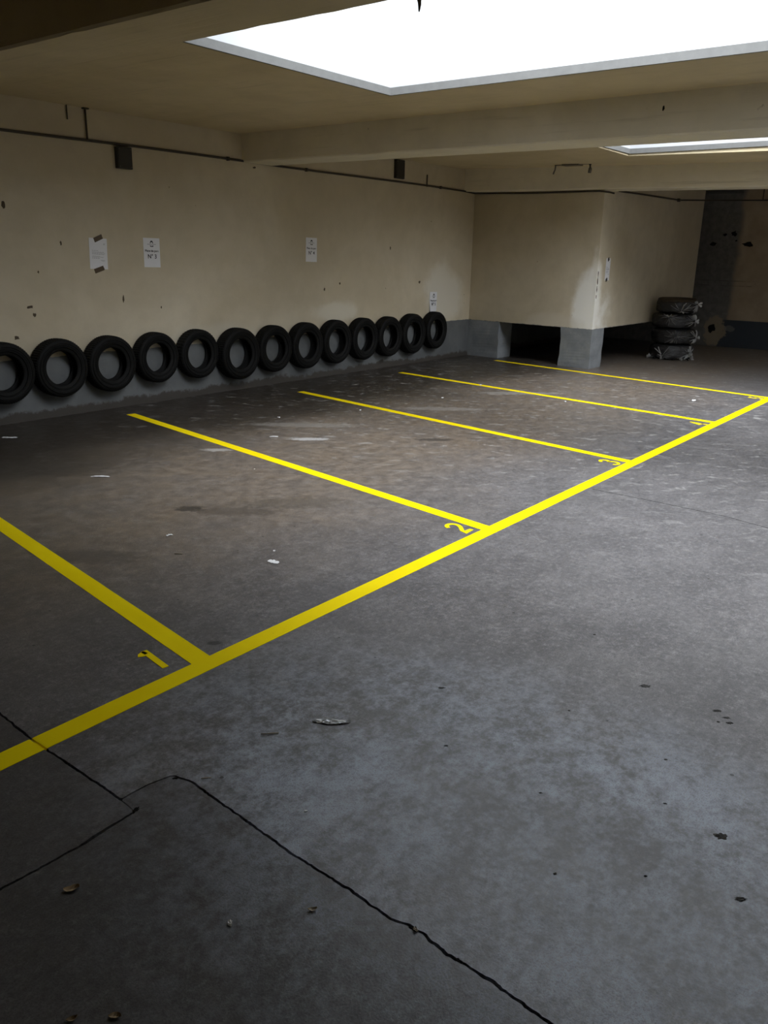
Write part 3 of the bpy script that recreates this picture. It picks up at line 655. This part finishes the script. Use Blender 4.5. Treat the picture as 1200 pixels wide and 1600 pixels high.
for i, (z, h, R, kn, dx, dy) in enumerate(stack):
    e = empty('wrapped_bundle', (BX + dx, BY + dy, z)); tag(e, BL[i], 'bundle', 'stack of wrapped bundles')
    link('film_cover', bundle_mesh('film_cover', R, h, i*3.7 + 1, CAMA, kn), M['film'], e)
    link('film_fold_glints', fold_glints_mesh('film_fold_glints', R, kn, i + 5, h), M['fold_glint'], e)['kind'] = 'stuff'
    for k, (ka, kz) in enumerate(kn): link('film_knot', tuft_mesh('film_knot', ka, kz, R + .012, i*5 + k), M['fold_glint'], e)['kind'] = 'stuff'
    if i == 3:
        link('top_cloth', bundle_mesh('top_cloth', R - .015, .10, 33.0, CAMA, ()), M['brown_film'], e, (0, 0, h - .065))
    if i == 0:
        for k in range(7):
            a = CAMA - 1.2 + k*.42; link('film_tail', tuft_mesh('film_tail', a, .035, R - .03, 80 + k), M['film'] if k % 2 else M['fold_glint'], e)['kind'] = 'stuff'

# ------------------------------------------------------------------ litter and damage on the floor
def crumple(name, w, d, hgt, seed, n=10, m=6, taper=0.3):
    rnd = random.Random(seed); v, f = [], []
    for j in range(m + 1):
        for i in range(n + 1):
            u, t_ = i/n - .5, j/m - .5; wd = 1 - taper*abs(u*2)**1.5 + .25*nz(u*4, seed, 3)
            x = u*w + .05*w*nz(t_*5, u*5, seed); y = t_*d*max(.25, wd) + .18*d*math.sin(u*3 + seed)
            z = .0012 + hgt*max(0, .45 + .8*nz(u*7 + seed, t_*6, seed*1.7))*(1 if 0 < i < n else .5)
            v.append((x, y, z))
    k = len(v); v += [(a, b, c - .0009) for a, b, c in v]
    for j in range(m):
        for i in range(n):
            q = j*(n+1) + i; f += [(q, q+1, q+n+2, q+n+1), (k+q, k+q+n+1, k+q+n+2, k+q+1)]
    for i in range(n):
        f += [(i, k+i, k+i+1, i+1), (m*(n+1)+i, m*(n+1)+i+1, k+m*(n+1)+i+1, k+m*(n+1)+i)]
    for j in range(m):
        f += [(j*(n+1), (j+1)*(n+1), k+(j+1)*(n+1), k+j*(n+1)), (j*(n+1)+n, k+j*(n+1)+n, k+(j+1)*(n+1)+n, (j+1)*(n+1)+n)]
    return mesh(name, v, f)
def leaf(name, L, w, curl, seed):
    n = 8; v, f = [], []
    for i in range(n + 1):
        u = i/n; hw = w/2*math.sin(PI*min(1, u*.92 + .04))**.8 * (1 + .3*nz(u*4, seed)); zc = .002 + curl*(u - .5)**2*4*.6
        for s in (-1, -.5, 0, .5, 1): v.append((L*(u - .5), s*hw + .12*w*math.sin(u*4 + seed), zc + curl*abs(s)**1.5*(.5 + .5*u) + .001*nz(u*9, s*3, seed)))
    k = len(v); v += [(a, b, c - .0008) for a, b, c in v]
    for i in range(n):
        for s in range(4):
            q = i*5 + s; f += [(q, q+1, q+6, q+5), (k+q, k+q+5, k+q+6, k+q+1)]
        for q in (i*5, i*5 + 4): f.append((q, q+5, k+q+5, k+q))
    f += [(0, k, k+1, 1), (1, k+1, k+2, 2), (2, k+2, k+3, 3), (3, k+3, k+4, 4)]
    return mesh(name, v, f)
A0 = -.86
for nm, me, mt, x, y, a, lab, cat in (
    ('paper_scrap', crumple('paper_scrap', .068, .045, .004, 3, taper=.5), 'scrap', 3.014, 3.053, A0 - .3, 'white paper scrap lying in the bay beside floor number 2', 'litter'),
    ('foil_strip', crumple('foil_strip', .135, .032, .010, 5, 16, 6, .7), 'foil', 1.993, 1.738, A0 - .12, 'crumpled shiny foil strip on the dark lane', 'litter'),
    ('plastic_strip', crumple('plastic_strip', .14, .035, .006, 8, taper=.6), 'scrap', 3.444, 5.285, A0, 'flat whitish plastic strip in the first full bay', 'litter'),
    ('plastic_scrap', crumple('plastic_scrap', .13, .05, .008, 11, taper=.4), 'foil', 3.699, 7.02, A0, 'pale scrap below the tyres at the left edge', 'litter'),
    ('cigarette_stub', crumple('cigarette_stub', .040, .018, .012, 14, 6, 4, .1), 'scrap', 2.926, 3.83, A0 + .8, 'tiny black and white stub near the brown stain', 'litter'),
    ('paper_ball', crumple('paper_ball', .06, .045, .03, 17, 8, 6, .4), 'scrap', 10.144, 3.072, .3, 'small white crumpled paper in the farthest bay', 'litter'),
    ('paper_crumb', crumple('paper_crumb', .016, .014, .008, 19, 6, 5, .3), 'scrap', 1.118, 1.315, 0.2, 'tiny white crumb on the nearest dark slab', 'litter'),
    ('husk', leaf('husk', .024, .013, .004, 2), 'twig', 1.282, 1.183, A0 + .2, 'small pale husk left of the long floor crack', 'litter'),
    ('dry_leaf', leaf('dry_leaf', .040, .024, .006, 4), 'leaf', 0.934, 1.729, A0 + .1, 'curled brown leaf on the slab at lower left', 'leaf'),
    ('dry_leaf', leaf('dry_leaf', .028, .016, .005, 6), 'leaf', 0.775, 1.312, A0, 'small brown leaf at the bottom edge, right of its twin', 'leaf'),
    ('dry_leaf', leaf('dry_leaf', .024, .013, .005, 8), 'leaf', 0.712, 1.380, A0 + .5, 'small brown leaf at the bottom edge, left of its twin', 'leaf')):
    tag(link(nm, me, M[mt], None, (x, y, 0), (0, 0, a)), lab, cat)
def twig(pts, r, lab, mt='twig'):
    o0 = Vector(pts[0]); tag(link('twig', tube('twig', [Vector(p) - o0 for p in pts], r, 5), M[mt], None, o0), lab, 'litter')
twig([(1.772, 1.875, .004), (1.785, 1.858, .005), (1.80, 1.848, .004), (1.815, 1.831, .004)], .0025, 'thin pale twig left of the shiny foil strip')
twig([(1.470, 1.838, .003), (1.48, 1.828, .004), (1.493, 1.817, .003)], .0016, 'short pale straw beside the corner of the floor crack')
twig([(2.742, 3.555, .004), (2.757, 3.538, .005), (2.772, 3.522, .004)], .003, 'short twig in the bay below the black and white stub')
twig([(5.27, 5.35, .004), (5.30, 5.33, .006), (5.33, 5.30, .004)], .005, 'white splinter near the pale smear in the third bay', 'scrap')
rnd = random.Random(4)
for k, (x, y, r) in enumerate(((3.14, 3.173, .009), (4.36, 4.6, .008), (6.0, 5.95, .014), (6.9, 5.6, .014), (8.2, 5.4, .016), (9.0, 4.2, .016), (1.563, 1.466, .005), (9.4, 5.6, .02))):
    lab = ('tiny white crumb just behind the paper scrap', 'tiny pale crumb between the first two divider lines', 'pale crumb near the dark foot of the wall, third bay', 'pale crumb in the third bay, right of its line', 'pale crumb in the fourth bay', 'pale crumb in the fourth bay near the middle', 'tiny grey stone on the near lane', 'pale crumb in the fifth bay')[k]
    tag(link('crumb', crumple('crumb', r*2, r*1.5, r*.8, 30 + k, 5, 4, .4), M['scrap'], None, (x, y, 0), (0, 0, rnd.uniform(0, 3))), lab, 'litter')
def pit(rx, ry, seed):
    rnd = random.Random(seed); v, f = [(0, 0, .0006)], []; n = 22
    for ring, k in ((.55, .0014), (1.0, .0002)):
        for i in range(n):
            a = 2*PI*i/n; q = rnd.uniform(.45, 1.2); v.append((rx*ring*q*math.cos(a), ry*ring*q*math.sin(a), k + (rnd.uniform(0, .0014) if ring < 1 else 0)))
    for i in range(n):
        j = (i + 1) % n; f += [(0, 1+i, 1+j), (1+i, 1+n+i, 1+n+j, 1+j)]
    return mesh('concrete_pit', v, f)
for k, (x, y, rx, ry) in enumerate(((2.988, .946, .026, .014), (2.252, .436, .022, .017), (2.027, .318, .016, .010), (2.98, .66, .02, .009), (2.95, .62, .016, .008), (2.92, .60, .018, .009), (2.90, .635, .008, .006), (2.537, .702, .008, .005), (2.454, 1.566, .018, .008), (2.13, 1.33, .009, .005), (1.95, .55, .006, .004), (2.30, .62, .007, .004), (1.80, .75, .007, .005), (2.62, 1.1, .006, .004), (3.3, 1.3, .008, .005), (2.1, .95, .006, .003))):
    link('concrete_pit', pit(rx, ry, k), M['pit'], floor, (x, y, 0), (0, 0, A0))
for k, (x, y, rx, ry, a) in enumerate(((1.243, 1.873, .016, .008, .2), (1.396, .945, .018, .007, 1.4), (1.384, .80, .014, .006, 1.5), (1.42, 1.905, .012, .006, -.8))):
    link('joint_breakout', pit(rx, ry, 50 + k), M['joint'], floor, (x, y, 0), (0, 0, a))
tag(link('stone_chip', crumple('stone_chip', .016, .012, .006, 71, 6, 5, .4), M['twig'], None, (1.396, .935, .001), (0, 0, 1.2)), 'pale stone chip wedged in the long floor crack', 'stone')
